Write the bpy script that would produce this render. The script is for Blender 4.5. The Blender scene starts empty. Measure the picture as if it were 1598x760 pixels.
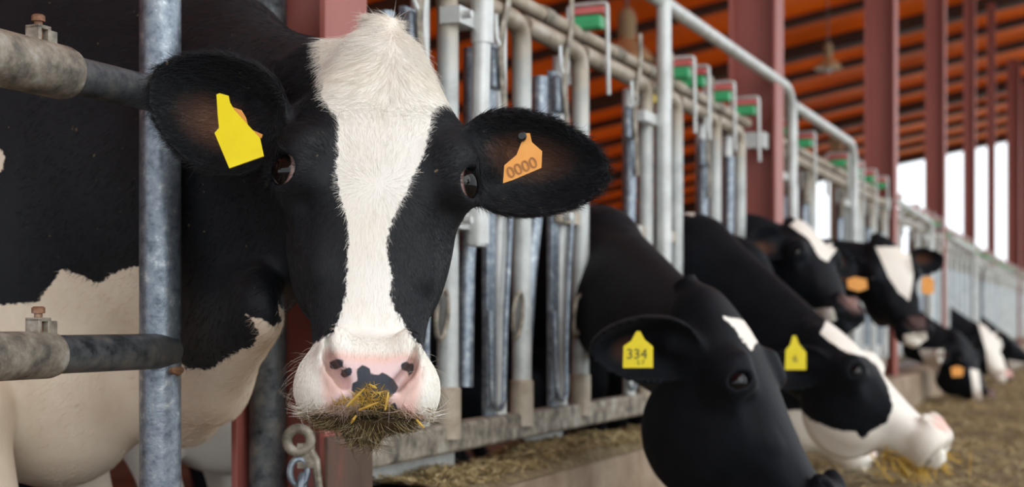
import bpy, bmesh, math, random
import numpy as np
from mathutils import Vector, Matrix
random.seed(5); RNG = np.random.default_rng(5)
SC = bpy.context.scene; COL = SC.collection
# ------------------------------------------------------------------ camera, world, exposure
CAM_H = 0.75; FPX = 1598 * 50 / 36.0
cd = bpy.data.cameras.new('camera'); cam = bpy.data.objects.new('camera', cd); COL.objects.link(cam)
cam.location = (0, 0, CAM_H); cam.rotation_euler = (math.pi / 2, 0, 0)
cd.lens = 50; cd.sensor_width = 36; cd.shift_y = 120 / 1598; cd.clip_start = .05; cd.clip_end = 300
cd.dof.use_dof = True; cd.dof.focus_distance = 1.76; cd.dof.aperture_fstop = 4.6; cd.dof.aperture_blades = 0
SC.camera = cam
SC.view_settings.view_transform = 'Standard'; SC.view_settings.look = 'None'
SC.view_settings.gamma = 1; SC.view_settings.use_curve_mapping = False
SC.view_settings.exposure = -0.10
wd = bpy.data.worlds.new('overcast_sky'); SC.world = wd; wd.use_nodes = True
wn = wd.node_tree.nodes; wl = wd.node_tree.links
bg = wn['Background']; bg.inputs[0].default_value = (.90, .955, 1.0, 1); bg.inputs[1].default_value = 1.9
sd = bpy.data.lights.new('hazy_sun', 'SUN'); sun = bpy.data.objects.new('hazy_sun', sd); COL.objects.link(sun)
sd.energy = 1.3; sd.angle = math.radians(50); sd.color = (1, .97, .92)
sun.rotation_euler = Vector((-.45, .62, -.5)).to_track_quat('-Z', 'Y').to_euler()

# ------------------------------------------------------------------ frames and helpers
ROT = -math.atan2(946, FPX)                      # the feed barrier runs along this heading
D = Vector((math.sin(-ROT), math.cos(-ROT), 0)); N = Vector((math.cos(ROT), math.sin(ROT), 0))
P0 = Vector((0, 3.2, 0))
def F2W(s, t, z): return P0 + N * s + D * t + Vector((0, 0, z))   # barrier frame -> world
def W2F(p):
    q = Vector(p) - P0; return (q.dot(N), q.dot(D), p[2])
def PT(px, py, Y): return Vector(((px - 799) / FPX * Y, Y, CAM_H + (500 - py) / FPX * Y))   # survey point from the photo
def TP(px, s=0.0):                               # position along the barrier of a survey bearing
    k = (px - 799) / FPX
    return (k * (3.2 - s * -N.y) - s * N.x) / (D.x - k * D.y)
def TY(Y): return (Y - 3.2) / D.y

def tag(o, label=None, cat=None, group=None, kind=None):
    if label: o['label'] = label
    if cat: o['category'] = cat
    if group: o['group'] = group
    if kind: o['kind'] = kind
    return o
def empty(name, loc, rz=0.0):
    o = bpy.data.objects.new(name, None); COL.objects.link(o); o.location = loc; o.rotation_euler = (0, 0, rz)
    o.empty_display_size = .1; return o
class MB:
    def __init__(s): s.v = []; s.f = []
    def add(s, v, f):
        b = len(s.v); s.v += [tuple(p) for p in v]; s.f += [tuple(i + b for i in q) for q in f]; return s
    def box(s, c, h, rot=None):
        c = Vector(c); vs = []
        for x in (-1, 1):
            for y in (-1, 1):
                for z in (-1, 1):
                    p = Vector((x * h[0], y * h[1], z * h[2])); p = rot @ p if rot is not None else p
                    vs.append(c + p)
        return s.add(vs, [(0, 1, 3, 2), (4, 6, 7, 5), (0, 4, 5, 1), (2, 3, 7, 6), (0, 2, 6, 4), (1, 5, 7, 3)])
    def tube(s, pts, r, n=12, cap=True, flat=None, closed=False):
        pts = [Vector(p) for p in pts]; m = len(pts)
        rs = r if isinstance(r, (list, tuple)) else [r] * m
        vs = []; up = None
        for i, p in enumerate(pts):
            if closed: t = pts[(i + 1) % m] - pts[i - 1]
            else: t = pts[min(i + 1, m - 1)] - pts[max(i - 1, 0)]
            t = t.normalized()
            if up is None:
                up = Vector((0, 0, 1)) if abs(t.z) < .9 else Vector((1, 0, 0))
            up = (up - t * up.dot(t)).normalized(); sd_ = t.cross(up)
            for k in range(n):
                a = 2 * math.pi * k / n
                vs.append(p + (up * math.cos(a) * (flat or 1) + sd_ * math.sin(a)) * rs[i])
        fs = []
        for i in range(m if closed else m - 1):
            j = (i + 1) % m
            for k in range(n):
                k2 = (k + 1) % n; fs.append((i * n + k, i * n + k2, j * n + k2, j * n + k))
        if cap and not closed:
            fs.append(tuple(range(n - 1, -1, -1))); fs.append(tuple((m - 1) * n + k for k in range(n)))
        return s.add(vs, fs)
    def lathe(s, c, prof, n=16):
        c = Vector(c); vs = []
        for (r, z) in prof:
            for k in range(n):
                a = 2 * math.pi * k / n; vs.append(c + Vector((r * math.cos(a), r * math.sin(a), z)))
        fs = []
        for i in range(len(prof) - 1):
            for k in range(n):
                k2 = (k + 1) % n; fs.append((i * n + k, i * n + k2, (i + 1) * n + k2, (i + 1) * n + k))
        fs.append(tuple(range(n - 1, -1, -1))); fs.append(tuple((len(prof) - 1) * n + k for k in range(n)))
        return s.add(vs, fs)
    def build(s, name, mat, parent=None, smooth=True, bevel=0):
        me = bpy.data.meshes.new(name); me.from_pydata(s.v, [], s.f); me.materials.append(mat)
        o = bpy.data.objects.new(name, me); COL.objects.link(o)
        if parent: o.parent = parent
        if bevel:
            b = o.modifiers.new('b', 'BEVEL'); b.width = bevel; b.segments = 2; b.limit_method = 'ANGLE'
        if smooth:
            me.polygons.foreach_set('use_smooth', [True] * len(me.polygons))
            try: me.set_sharp_from_angle(angle=math.radians(40))
            except Exception: pass
        return o
def arc(pts, r, n=6):
    """polyline with rounded corners"""
    pts = [Vector(p) for p in pts]; out = [pts[0]]
    for a, b, c in zip(pts, pts[1:], pts[2:]):
        u = (a - b).normalized(); v = (c - b).normalized(); k = min(r, (a - b).length * .49, (c - b).length * .49)
        for i in range(n + 1):
            w = i / n; out.append((b + u * k) * (1 - w) ** 2 + b * 2 * w * (1 - w) + (b + v * k) * w ** 2)
    return out + [pts[-1]]
def copy_tree(o, parent=None):
    c = o.copy(); COL.objects.link(c)
    if parent: c.parent = parent
    for ch in list(o.children): copy_tree(ch, c)
    return c

# ------------------------------------------------------------------ materials
def mat(name):
    m = bpy.data.materials.new(name); m.use_nodes = True
    return m, m.node_tree.nodes, m.node_tree.links, m.node_tree.nodes['Principled BSDF']
def ramp(n, l, src, stops):
    r = n.new('ShaderNodeValToRGB'); e = r.color_ramp.elements
    while len(e) < len(stops): e.new(.5)
    for i, (p, c) in enumerate(stops):
        e[i].position = p; e[i].color = (*c, 1) if len(c) == 3 else c
    l.new(src, r.inputs[0]); return r.outputs[0]
def noise(n, l, scale, detail=4, rough=.6, vec=None, stretch=None):
    t = n.new('ShaderNodeTexNoise'); t.inputs['Scale'].default_value = scale; t.inputs['Detail'].default_value = detail
    t.inputs['Roughness'].default_value = rough
    tc = n.new('ShaderNodeTexCoord'); src = vec or tc.outputs['Object']
    if stretch:
        mp = n.new('ShaderNodeMapping'); mp.inputs['Scale'].default_value = stretch; l.new(src, mp.inputs[0]); src = mp.outputs[0]
    l.new(src, t.inputs['Vector']); return t.outputs['Fac']
def mixc(n, l, f, a, b):
    m = n.new('ShaderNodeMix'); m.data_type = 'RGBA'
    for sock, v in ((m.inputs['Factor'], f), (m.inputs['A'], a), (m.inputs['B'], b)):
        pass
    ins = {'f': m.inputs[0], 'a': m.inputs[6], 'b': m.inputs[7]}
    for k, v in (('f', f), ('a', a), ('b', b)):
        if hasattr(v, 'is_output'): l.new(v, ins[k])
        else: ins[k].default_value = (*v, 1) if isinstance(v, tuple) and len(v) == 3 else v
    return m.outputs[2]
def math_(n, l, op, a, b=None, clamp=False):
    m = n.new('ShaderNodeMath'); m.operation = op; m.use_clamp = clamp
    for i, v in ((0, a), (1, b)):
        if v is None: continue
        if hasattr(v, 'is_output'): l.new(v, m.inputs[i])
        else: m.inputs[i].default_value = v
    return m.outputs[0]
def bump(n, l, b, h, strength=.3, dist=.003):
    bp = n.new('ShaderNodeBump'); bp.inputs['Strength'].default_value = strength; bp.inputs['Distance'].default_value = dist
    l.new(h, bp.inputs['Height']); l.new(bp.outputs[0], b.inputs['Normal'])
def speck(name, stops, scale=20, rough=.5, metal=0.0, detail=5, bstr=.2, stretch=None, bdist=.003):
    m, n, l, b = mat(name); f = noise(n, l, scale, detail, .65, stretch=stretch)
    l.new(ramp(n, l, f, stops), b.inputs['Base Color']); b.inputs['Roughness'].default_value = rough
    b.inputs['Metallic'].default_value = metal
    if bstr: bump(n, l, b, noise(n, l, scale * 3, 4, .6, stretch=stretch), bstr, bdist)
    return m
M = {}
M['galv'] = speck('galvanised_steel', [(.30, (.10, .125, .15)), (.45, (.22, .26, .31)), (.58, (.30, .345, .385)), (.70, (.56, .60, .63))], 60, .42, .7, 8, .2)
M['galv_dirty'] = speck('dusty_galvanised_steel', [(.30, (.06, .055, .05)), (.43, (.19, .17, .14)), (.55, (.34, .30, .24)), (.70, (.50, .49, .46))], 26, .6, .3, 9, .5)
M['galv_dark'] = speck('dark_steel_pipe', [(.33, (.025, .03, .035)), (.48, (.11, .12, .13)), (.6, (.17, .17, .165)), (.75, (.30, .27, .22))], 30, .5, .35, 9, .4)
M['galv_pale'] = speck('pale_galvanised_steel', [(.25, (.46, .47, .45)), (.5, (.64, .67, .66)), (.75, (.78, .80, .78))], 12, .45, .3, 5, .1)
M['galv_tan'] = speck('mud_stained_steel', [(.25, (.28, .22, .16)), (.5, (.48, .42, .33)), (.75, (.60, .57, .51))], 14, .6, .25, 6, .25)
m, n, l, b = mat('galvanised_tube_dusty_top'); tc = n.new('ShaderNodeTexCoord'); sx = n.new('ShaderNodeSeparateXYZ'); l.new(tc.outputs['Object'], sx.inputs[0])
f = noise(n, l, 15, 6, .65)
ga = ramp(n, l, f, [(.25, (.34, .36, .35)), (.5, (.52, .55, .54)), (.75, (.66, .68, .66))]); ta = ramp(n, l, f, [(.25, (.22, .18, .13)), (.5, (.42, .36, .28)), (.75, (.55, .52, .46))])
hz = math_(n, l, 'ADD', sx.outputs[2], math_(n, l, 'MULTIPLY', f, .3)); mr = n.new('ShaderNodeMapRange'); mr.inputs[1].default_value = 1.40; mr.inputs[2].default_value = 1.52; l.new(hz, mr.inputs[0])
l.new(mixc(n, l, mr.outputs[0], ga, ta), b.inputs['Base Color']); b.inputs['Roughness'].default_value = .5; b.inputs['Metallic'].default_value = .3; M['galv_tube'] = m
M['rust'] = speck('rusty_steel', [(.3, (.12, .05, .03)), (.55, (.30, .16, .09)), (.8, (.55, .45, .38))], 60, .7, .3, 5, .4)
M['red'] = speck('red_oxide_paint', [(.2, (.27, .080, .068)), (.5, (.35, .105, .085)), (.8, (.42, .14, .11))], 5, .5, 0, 5, .1, (1, 1, .25))
M['brownplate'] = speck('dirty_brown_steel', [(.3, (.05, .03, .022)), (.6, (.10, .06, .042)), (.85, (.26, .07, .05))], 12, .65, 0, 6, .3, (1, 1, .25))
M['green'] = speck('green_plastic', [(.3, (.03, .36, .13)), (.7, (.06, .5, .2))], 8, .4, 0, 2, 0)
M['redplastic'] = speck('red_plastic', [(.3, (.60, .10, .10)), (.7, (.72, .20, .19))], 8, .4, 0, 2, 0)
M['yellowplastic'] = speck('yellow_plastic', [(.3, (.75, .5, .01)), (.7, (.85, .6, .02))], 8, .4, 0, 2, 0)
M['tagyellow'] = speck('yellow_tag_plastic', [(.3, (.84, .68, .002)), (.7, (.90, .75, .006))], 30, .4, 0, 3, .05)
M['tagorange'] = speck('orange_tag_plastic', [(.3, (.86, .34, .05)), (.7, (.92, .42, .08))], 30, .4, 0, 3, .05)
M['ink'] = speck('tag_print', [(.3, (.36, .15, .04)), (.7, (.45, .20, .05))], 30, .6, 0, 2, 0)
M['inkdark'] = speck('dark_tag_print', [(.3, (.10, .10, .02)), (.7, (.16, .15, .03))], 30, .6, 0, 2, 0)
M['blackplastic'] = speck('black_plastic', [(.3, (.006, .006, .006)), (.7, (.012, .012, .012))], 30, .35, 0, 2, 0)
M['concrete'] = speck('feed_stained_concrete', [(.25, (.16, .105, .065)), (.5, (.30, .22, .15)), (.75, (.44, .36, .27))], 6, .85, 0, 8, .4)
M['floor'] = speck('barn_floor', [(.25, (.035, .022, .016)), (.5, (.10, .065, .045)), (.75, (.19, .14, .10))], 2.5, .8, 0, 8, .5, None, .01)
M['yard'] = speck('pale_yard', [(.25, (.55, .53, .49)), (.75, (.70, .68, .64))], .8, .9, 0, 6, 0)
M['feed'] = speck('chopped_hay', [(.25, (.12, .085, .04)), (.45, (.25, .185, .095)), (.6, (.35, .27, .15)), (.8, (.52, .43, .27))], 45, .9, 0, 8, .9, None, .02)
M['straw'] = speck('straw', [(.3, (.26, .19, .075)), (.5, (.40, .31, .15)), (.75, (.58, .48, .28))], 40, .7, 0, 3, 0)
M['strawgold'] = speck('golden_straw', [(.3, (.34, .19, .02)), (.5, (.55, .34, .05)), (.75, (.72, .52, .14))], 60, .6, 0, 3, 0)
M['lampmetal'] = speck('brass_lamp_shade', [(.3, (.55, .42, .2)), (.7, (.75, .62, .36))], 10, .35, .6, 3, 0)
M['tanpost'] = speck('tan_timber', [(.3, (.28, .19, .10)), (.7, (.42, .31, .18))], 4, .8, 0, 5, .2, (6, 6, 1))
M['purlin'] = speck('dark_purlin', [(.3, (.030, .012, .005)), (.7, (.065, .025, .010))], 3, .6, 0, 4, .1)
M['wallboard'] = speck('brown_wall', [(.3, (.10, .05, .03)), (.7, (.18, .09, .05))], 2, .8, 0, 5, .2)
# translucent orange roofing sheets
m, n, l, b = mat('orange_roofing'); f = noise(n, l, .7, 5, .6)
c = ramp(n, l, f, [(.25, (.60, .17, .006)), (.55, (.80, .26, .012)), (.8, (.88, .34, .03))])
l.new(c, b.inputs['Base Color']); b.inputs['Roughness'].default_value = .6
tr = n.new('ShaderNodeBsdfTranslucent'); l.new(c, tr.inputs[0]); mx = n.new('ShaderNodeMixShader'); mx.inputs[0].default_value = .31
l.new(b.outputs[0], mx.inputs[1]); l.new(tr.outputs[0], mx.inputs[2]); l.new(mx.outputs[0], n['Material Output'].inputs[0])
M['roof'] = m
# cow coat: patch = signed distance to the white markings (m), other attributes are skin regions; brown also shades the nostrils
def coat(name, hair, near=False):
    m, n, l, b = mat(name)
    def att(a):
        x = n.new('ShaderNodeAttribute'); x.attribute_name = a; return x.outputs['Fac']
    p = att('patch')
    if not hair:
        nz = noise(n, l, 130, 3, .7); nz2 = noise(n, l, 30, 3, .6)
        p = math_(n, l, 'ADD', p, math_(n, l, 'MULTIPLY', math_(n, l, 'SUBTRACT', nz, .5), .012))
        p = math_(n, l, 'ADD', p, math_(n, l, 'MULTIPLY', math_(n, l, 'SUBTRACT', nz2, .5), .008))
    w = math_(n, l, 'ADD', math_(n, l, 'MULTIPLY', p, 450.0), .5, True)
    big = noise(n, l, 9, 4, .6)
    white = ramp(n, l, big, [(.3, (.86, .82, .73)), (.6, (.90, .885, .84))])
    white = mixc(n, l, att('cream'), white, ramp(n, l, noise(n, l, 7, 5, .6), [(.3, (.70, .55, .40)), (.6, (.84, .72, .56))]))
    black = ramp(n, l, noise(n, l, 14, 4, .6), [(.3, (.004, .0052, .0075)), (.7, (.008, .010, .014))] if near else [(.3, (.003, .004, .006)), (.7, (.0065, .008, .0115))])
    if near:
        black = mixc(n, l, math_(n, l, 'MULTIPLY', ramp(n, l, noise(n, l, 95, 2, .5), [(.735, (0, 0, 0)), (.76, (1, 1, 1))]), .35), black, (.45, .34, .18))
    c = mixc(n, l, w, black, white)
    c = mixc(n, l, att('pink'), c, (.86, .50, .43))
    c = mixc(n, l, att('nose'), c, (.83, .62, .62))
    sp = math_(n, l, 'ADD', math_(n, l, 'MULTIPLY', att('spot'), 600.0), .5, True)
    c = mixc(n, l, sp, c, (.045, .05, .065))
    c = mixc(n, l, att('brown'), c, (.15, .065, .034) if near else (.085, .036, .020))
    c = mixc(n, l, att('dirt'), c, (.19, .12, .04))
    l.new(c, b.inputs['Base Color'])
    b.inputs['Roughness'].default_value = .45 if hair else .58
    b.inputs['Specular IOR Level'].default_value = .45 if hair else (.28 if near else .1)
    if not hair:
        h = noise(n, l, 55, 5, .7, stretch=(1.0, 1.0, .35)); bump(n, l, b, h, .35, .004)
        b.inputs['Sheen Weight'].default_value = .03
    return m
M['coat'] = coat('cow_coat', False); M['fur'] = coat('cow_fur', True, True); M['coat_near'] = coat('cow_coat_near', False, True)
m, n, l, b = mat('eye')
a_ = n.new('ShaderNodeAttribute'); a_.attribute_name = 'gaze'
l.new(ramp(n, l, a_.outputs['Fac'], [(.0, (.003, .003, .004)), (.60, (.006, .005, .005)), (.68, (.012, .007, .005)), (.74, (.45, .27, .24)), (.82, (.76, .64, .61)), (1, (.80, .66, .63))]), b.inputs['Base Color'])
b.inputs['Roughness'].default_value = .04; b.inputs['Specular IOR Level'].default_value = .3; M['eye'] = m
m, n, l, b = mat('whisker'); b.inputs['Base Color'].default_value = (.75, .70, .60, 1); b.inputs['Roughness'].default_value = .4; M['whisker'] = m
# ------------------------------------------------------------------ setting
ROOF0, ROOFS = CAM_H + 3.62, .178
def roofz(s): return ROOF0 + ROOFS * s
def quadobj(name, pts, mat_, kind='structure', thick=0):
    mb = MB(); vs = [F2W(*p) for p in pts]
    mb.add(vs, [(0, 1, 2, 3)]); o = mb.build(name, mat_, None, False); tag(o, kind=kind)
    if thick:
        so = o.modifiers.new('s', 'SOLIDIFY'); so.thickness = thick; so.offset = 0
    return o
TG = 26.0
quadobj('floor', [(-14, -14, 0), (14, -14, 0), (14, TG, 0), (-14, TG, 0)], M['floor'])
quadobj('ground', [(-60, TG, -.02), (60, TG, -.02), (60, 110, -.02), (-60, 110, -.02)], M['yard'])
# roof sheets with a purlin under each joint
roof = quadobj('ceiling', [(-9, -10, roofz(-9)), (3.2, -10, roofz(3.2)), (3.2, TG, roofz(3.2)), (-9, TG, roofz(-9))], M['roof'], 'structure', .02)
mbp = None
k = 0
t = -9.0; pur = None
while t < TG + .1:
    mb = MB(); zc = -.07
    a, b_ = F2W(-9, t, roofz(-9) + zc), F2W(3.2, t, roofz(3.2) + zc)
    ax = (b_ - a).normalized(); up = ax.cross(D).normalized()
    R = Matrix((ax, D, up)).transposed()
    big = (k % 4 == 0)
    mb.box((a + b_) / 2 - up * (.02 if big else 0), ((b_ - a).length / 2, .10 if big else .06, .075 if big else .042), R)
    mb.build('rafter' if big else 'purlin', M['purlin'], roof, False); t += 1.42; k += 1
for s in ():
    mb = MB(); mb.box(F2W(s, 8, roofz(s) - .24), (.06, 18, .09), Matrix.Rotation(ROT, 3, 'Z')); mb.build('beam', M['purlin'], roof, False)
quadobj('wall_back', [(-9, -10, 0), (-9, TG, 0), (-9, TG, roofz(-9)), (-9, -10, roofz(-9))], M['wallboard'], 'structure', .08)
quadobj('wall_end', [(-9, TG, 0), (-5.0, TG, 0), (-5.0, TG, roofz(-5)), (-9, TG, roofz(-9))], M['wallboard'], 'structure', .08)
0 and quadobj('wall_front', [(-9, -10, 0), (1.2, -10, 0), (1.2, -10, roofz(1.2)), (-9, -10, roofz(-9))], M['wallboard'], 'structure', .08)
# low stem wall under the barrier, feed alley
kerb = MB(); kerb.box(F2W(.02, 8, .214), (.12, 13.2, .214), Matrix.Rotation(ROT, 3, 'Z'))
kerb = kerb.build('low_wall', M['concrete'], None, True, .012); tag(kerb, kind='structure')
def heap(name, s0, s1, t0, t1, ns, nt, zf, mat_):
    vs = []; fs = []
    for i in range(ns + 1):
        for j in range(nt + 1):
            s = s0 + (s1 - s0) * i / ns; t = t0 + (t1 - t0) * (j / nt)
            vs.append(F2W(s, t, zf(s, t)))
    for i in range(ns):
        for j in range(nt):
            a = i * (nt + 1) + j; fs.append((a, a + nt + 1, a + nt + 2, a + 1))
    return MB().add(vs, fs).build(name, mat_)
def lump(s, t, f=1.0):
    return (math.sin(t * 5.1 * f + s * 3) * .5 + math.sin(t * 11.7 * f - s * 8) * .3 + math.sin(t * 23 * f + s * 19) * .2) + random.uniform(-.25, .25)
def feedz(s, t): return .235 + .035 * lump(s, t) + .03 * math.exp(-((s - .75) / .4) ** 2)
def strands(name, n, pick, parent, mat_, l0=.02, l1=.07, w=.0022, lift=.5):
    vs = []; fs = []
    for i in range(n):
        s, t, z = pick(); c = F2W(s, t, z); a = random.uniform(0, 6.283); q = random.uniform(-lift, lift)
        d = Vector((math.cos(a) * math.cos(q), math.sin(a) * math.cos(q), math.sin(q))) * random.uniform(l0, l1) / 2
        sd_ = d.cross(Vector((random.uniform(-.6, .6), random.uniform(-.6, .6), 1))).normalized() * w * random.uniform(.5, 1.4)
        up = d.cross(sd_).normalized() * w * .5; b = len(vs)
        mid = c + up * 4 * random.uniform(-1, 1)
        vs += [c - d - sd_, c - d + sd_, mid + sd_ + up, mid - sd_ + up, c + d - sd_, c + d + sd_]
        fs += [(b, b + 1, b + 2, b + 3), (b + 3, b + 2, b + 5, b + 4)]
    o = MB().add(vs, fs).build(name, mat_, parent, False); return tag(o, kind='stuff')
feed = heap('feed_heap', .14, 3.6, -1.5, 22, 46, 330, feedz, M['feed'])
tag(feed, 'long pile of chopped hay on the alley floor in front of the cows', 'hay', kind='stuff')
strands('hay_strands', 26000, lambda: (lambda s, t: (s, t, feedz(s, t) + .012))(random.uniform(.2, 2.6), random.triangular(0, 14, 2.5)), feed, M['straw'])
def kfz(s, t): 
    e = max(0, 1 - abs((s - .03) / .115) ** 4)
    return .425 + e * (.022 + .018 * lump(s, t, 1.2))
kf = heap('spilled_feed', -.085, .145, -.62, .95, 16, 130, kfz, M['feed'])
tag(kf, 'spilled chopped feed lying on top of the low concrete wall', 'feed', kind='stuff')
strands('hay_strands', 5000, lambda: (lambda s, t: (s, t, kfz(s, t) + .006))(random.uniform(-.06, .125), random.uniform(-.6, .93)), kf, M['straw'], .008, .035, .0014)

# red steel columns (I-sections)
def column(px, i, label):
    k = (1, 1, .95, .78, .55, .42, .9, .9)[i]
    t = TP(px, -.02)
    o = empty('steel_column', F2W(-.02, t, .432), ROT); tag(o, label, 'column', 'red columns along the feed barrier', 'thing')
    H = roofz(0) - .155 - .432
    for sg in (-1, 1):
        mb = MB(); mb.box((sg * .085 * k, 0, H / 2), (.006, .070 * k, H / 2)); mb.build('flange', M['red'], o, False, .002)
    mb = MB(); mb.box((0, 0, H / 2), (.085 * k - .006, .004, H / 2)); mb.build('web', M['red'], o, False)
    return o
ords = ['red steel column right behind the head of the nearest cow', 'thick red steel column left of the white topped cow',
        'red steel column with the white daylight opening on its right side', 'red column between the two widest bright openings',
        'red column right of the second bright opening', 'thin red column between the two narrow bright strips', 'far red column just right of the last bright strip',
        'farthest red column by the right edge of the photo']
cols = [column(px, i, ords[i]) for i, px in enumerate([468, 1180, 1375, 1460, 1513, 1547, 1582, 1597])]
# brown plate bolted low on the nearest column
c0 = cols[0]
mb = MB(); mb.box((.0955, .0, .065), (.004, .075, .065)); mb.build('base_plate', M['brownplate'], c0, False, .002)
# timber posts of the far row
for px, Y, lb in ((1225, 17.9, 'tan timber post showing right behind the thick red column'), (1305, 20.9, 'tan timber post above the white arched pipe')):
    p = PT(px, 200, Y); s, t, _ = W2F(p); mb = MB(); H = roofz(s) - .38
    mb.box((0, 0, H / 2), (.085, .085, H / 2)); o = mb.build('timber_post', M['tanpost'], None, False, .01); o.location = (p.x, p.y, 0); o.rotation_euler.z = ROT
    tag(o, lb, 'post', kind='thing')
# barn lamps
def lamp(px, py, Y, sc, lb):
    p = PT(px, py, Y); o = empty('barn_lamp', p); tag(o, lb, 'lamp')
    s, t, _ = W2F(p)
    mb = MB(); mb.lathe((0, 0, 0), [(.24 * sc, 0), (.235 * sc, .03 * sc), (.17 * sc, .12 * sc), (.09 * sc, .18 * sc), (.08 * sc, .2 * sc)], 24); mb.build('lamp_shade', M['lampmetal'], o)
    mb = MB(); mb.lathe((0, 0, .2 * sc), [(.07 * sc, 0), (.08 * sc, .05 * sc), (.08 * sc, .2 * sc), (.05 * sc, .26 * sc)], 16); mb.build('lamp_body', M['tanpost'], o)
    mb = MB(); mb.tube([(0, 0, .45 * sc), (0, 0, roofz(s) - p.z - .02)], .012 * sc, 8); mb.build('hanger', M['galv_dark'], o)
    mb = MB(); mb.lathe((0, 0, -.03 * sc), [(.02 * sc, -.06 * sc), (.06 * sc, -.03 * sc), (.06 * sc, .02 * sc), (.03 * sc, .08 * sc)], 12); mb.build('bulb', M['galv_pale'], o)
lamp(1292, 107, 14.0, .55, 'hanging barn lamp under the orange roof between two red columns')
lamp(978, 98, 11.0, .9, 'hanging barn lamp above the headlocks left of the white hooked pipe')

# ------------------------------------------------------------------ gate in the left foreground
tg = TP(250)
gate = empty('pipe_gate', F2W(0, tg, 0), ROT); tag(gate, 'galvanised pipe gate with two rails in the left foreground', 'gate')
mb = MB(); mb.tube([(0, 0, .432), (0, 0, 2.1)], .0293, 28); mb.build('post', M['galv'], gate)
for zc, tS, sl_r, boltd in ((CAM_H + .317, TY(1.835), .0345, 0), (CAM_H - .0435, TY(1.81), .0300, .0)):
    so = .012
    tl = -1.9 - tg
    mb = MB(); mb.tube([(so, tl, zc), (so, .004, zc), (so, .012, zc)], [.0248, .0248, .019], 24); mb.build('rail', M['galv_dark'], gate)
    mb = MB(); e = tS - tg
    mb.tube([(so, tl - .02, zc), (so, e - .012, zc), (so, e - .003, zc), (so, e, zc)], [sl_r, sl_r, sl_r - .002, sl_r - .008], 28); sl = mb.build('sleeve', M['galv_dirty'], gate)
    eb = TP(48) - tg
    mb = MB()
    for q in (-1, 1): mb.box((so, eb + q * .0085, zc + sl_r + .006), (.011, .0028, .010))
    mb.box((so, eb, zc + sl_r + .0145), (.011, .0113, .0025)); mb.box((so, eb + .018, zc + sl_r + .004), (.009, .007, .009))
    mb.build('nut', M['galv_dirty'], sl, False, .001)
    mb = MB(); mb.lathe((so, eb, zc + sl_r - .004), [(.0052, 0), (.0052, .026), (.0085, .0265), (.0085, .033), (.006, .035)], 12); mb.build('bolt', M['rust'], sl)
    mb = MB(); mb.tube([(so + .024, -.024, zc - .026), (so + .027, -.012, zc - .028), (so + .025, .0, zc - .026)], [.004, .007, .004], 8); mb.build('weld_bead', M['rust'], gate)
# second post by the column
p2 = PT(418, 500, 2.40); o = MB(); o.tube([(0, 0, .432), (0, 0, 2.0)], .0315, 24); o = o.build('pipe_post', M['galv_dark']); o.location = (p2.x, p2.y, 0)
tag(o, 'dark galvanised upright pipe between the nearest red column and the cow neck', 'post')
# hook plate and links hanging on the column
hk = empty('latch_chain', PT(466, 690, 2.30), ROT + .5); tag(hk, 'galvanised latch plate and links hanging on the nearest red column', 'chain')
mb = MB(); ring = [(math.cos(a) * .019, 0, math.sin(a) * .019 + .003) for a in np.linspace(0, 2 * math.pi, 20, endpoint=False)]
mb.tube(ring, .0085, 10, closed=True); mb.box((.012, .002, -.022), (.014, .005, .02)); mb.build('latch_plate', M['galv_dirty'], hk)
for i in range(3):
    z0 = -.048 - .026 * i; tw = i % 2
    pts = [(math.cos(a) * (.014 if not tw else .003) + (.006 if tw else 0), math.cos(a) * (.003 if not tw else .012), z0 + math.sin(a) * .021) for a in np.linspace(0, 2 * math.pi, 20, endpoint=False)]
    mb = MB(); mb.tube(pts, .0055, 8, closed=True); mb.build('link', M['galv'], hk)
mb = MB(); mb.tube([(.012, 0, .0), (.028, .002, -.03), (.032, 0, -.07), (.04, 0, -.10)], [.006, .007, .007, .004], 8); mb.build('hook', M['galv_dirty'], hk)
# ------------------------------------------------------------------ self locking feed barrier, one panel per bay
ZB, ZT, ZR = CAM_H - .238, CAM_H + .672, CAM_H + .745       # bottom rail, front top rail, rear top rail
colT = [TP(px, -.02) for px in (468, 1180, 1375, 1460, 1513, 1547, 1582, 1597)]
PITCH = .385
def swing_latch(t, parent, open_=0.0, det=True):
    """flat latch stirrup over the top rails"""
    n = 8 if det else 6; lo = ZT - .09
    mb = MB()
    a = arc([(.046, t + .012, lo), (.046, t, ZR + .072), (-.060, t, ZR + .072), (-.060, t, ZT - .06)], .012, 3)
    mb.tube(a, .0060, n); la = mb.build('latch', M['galv_pale'], parent)
    mb = MB(); mb.box((-.007, t, ZR + .054), (.046, .010, .009)); mb.build('red_grip', M['redplastic'], la, False, .002)
    mb = MB(); mb.box((-.008, t + .006, ZR + .024), (.040, .020, .017)); mb.build('green_block', M['green'], la, False, .004)
    return la
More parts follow.
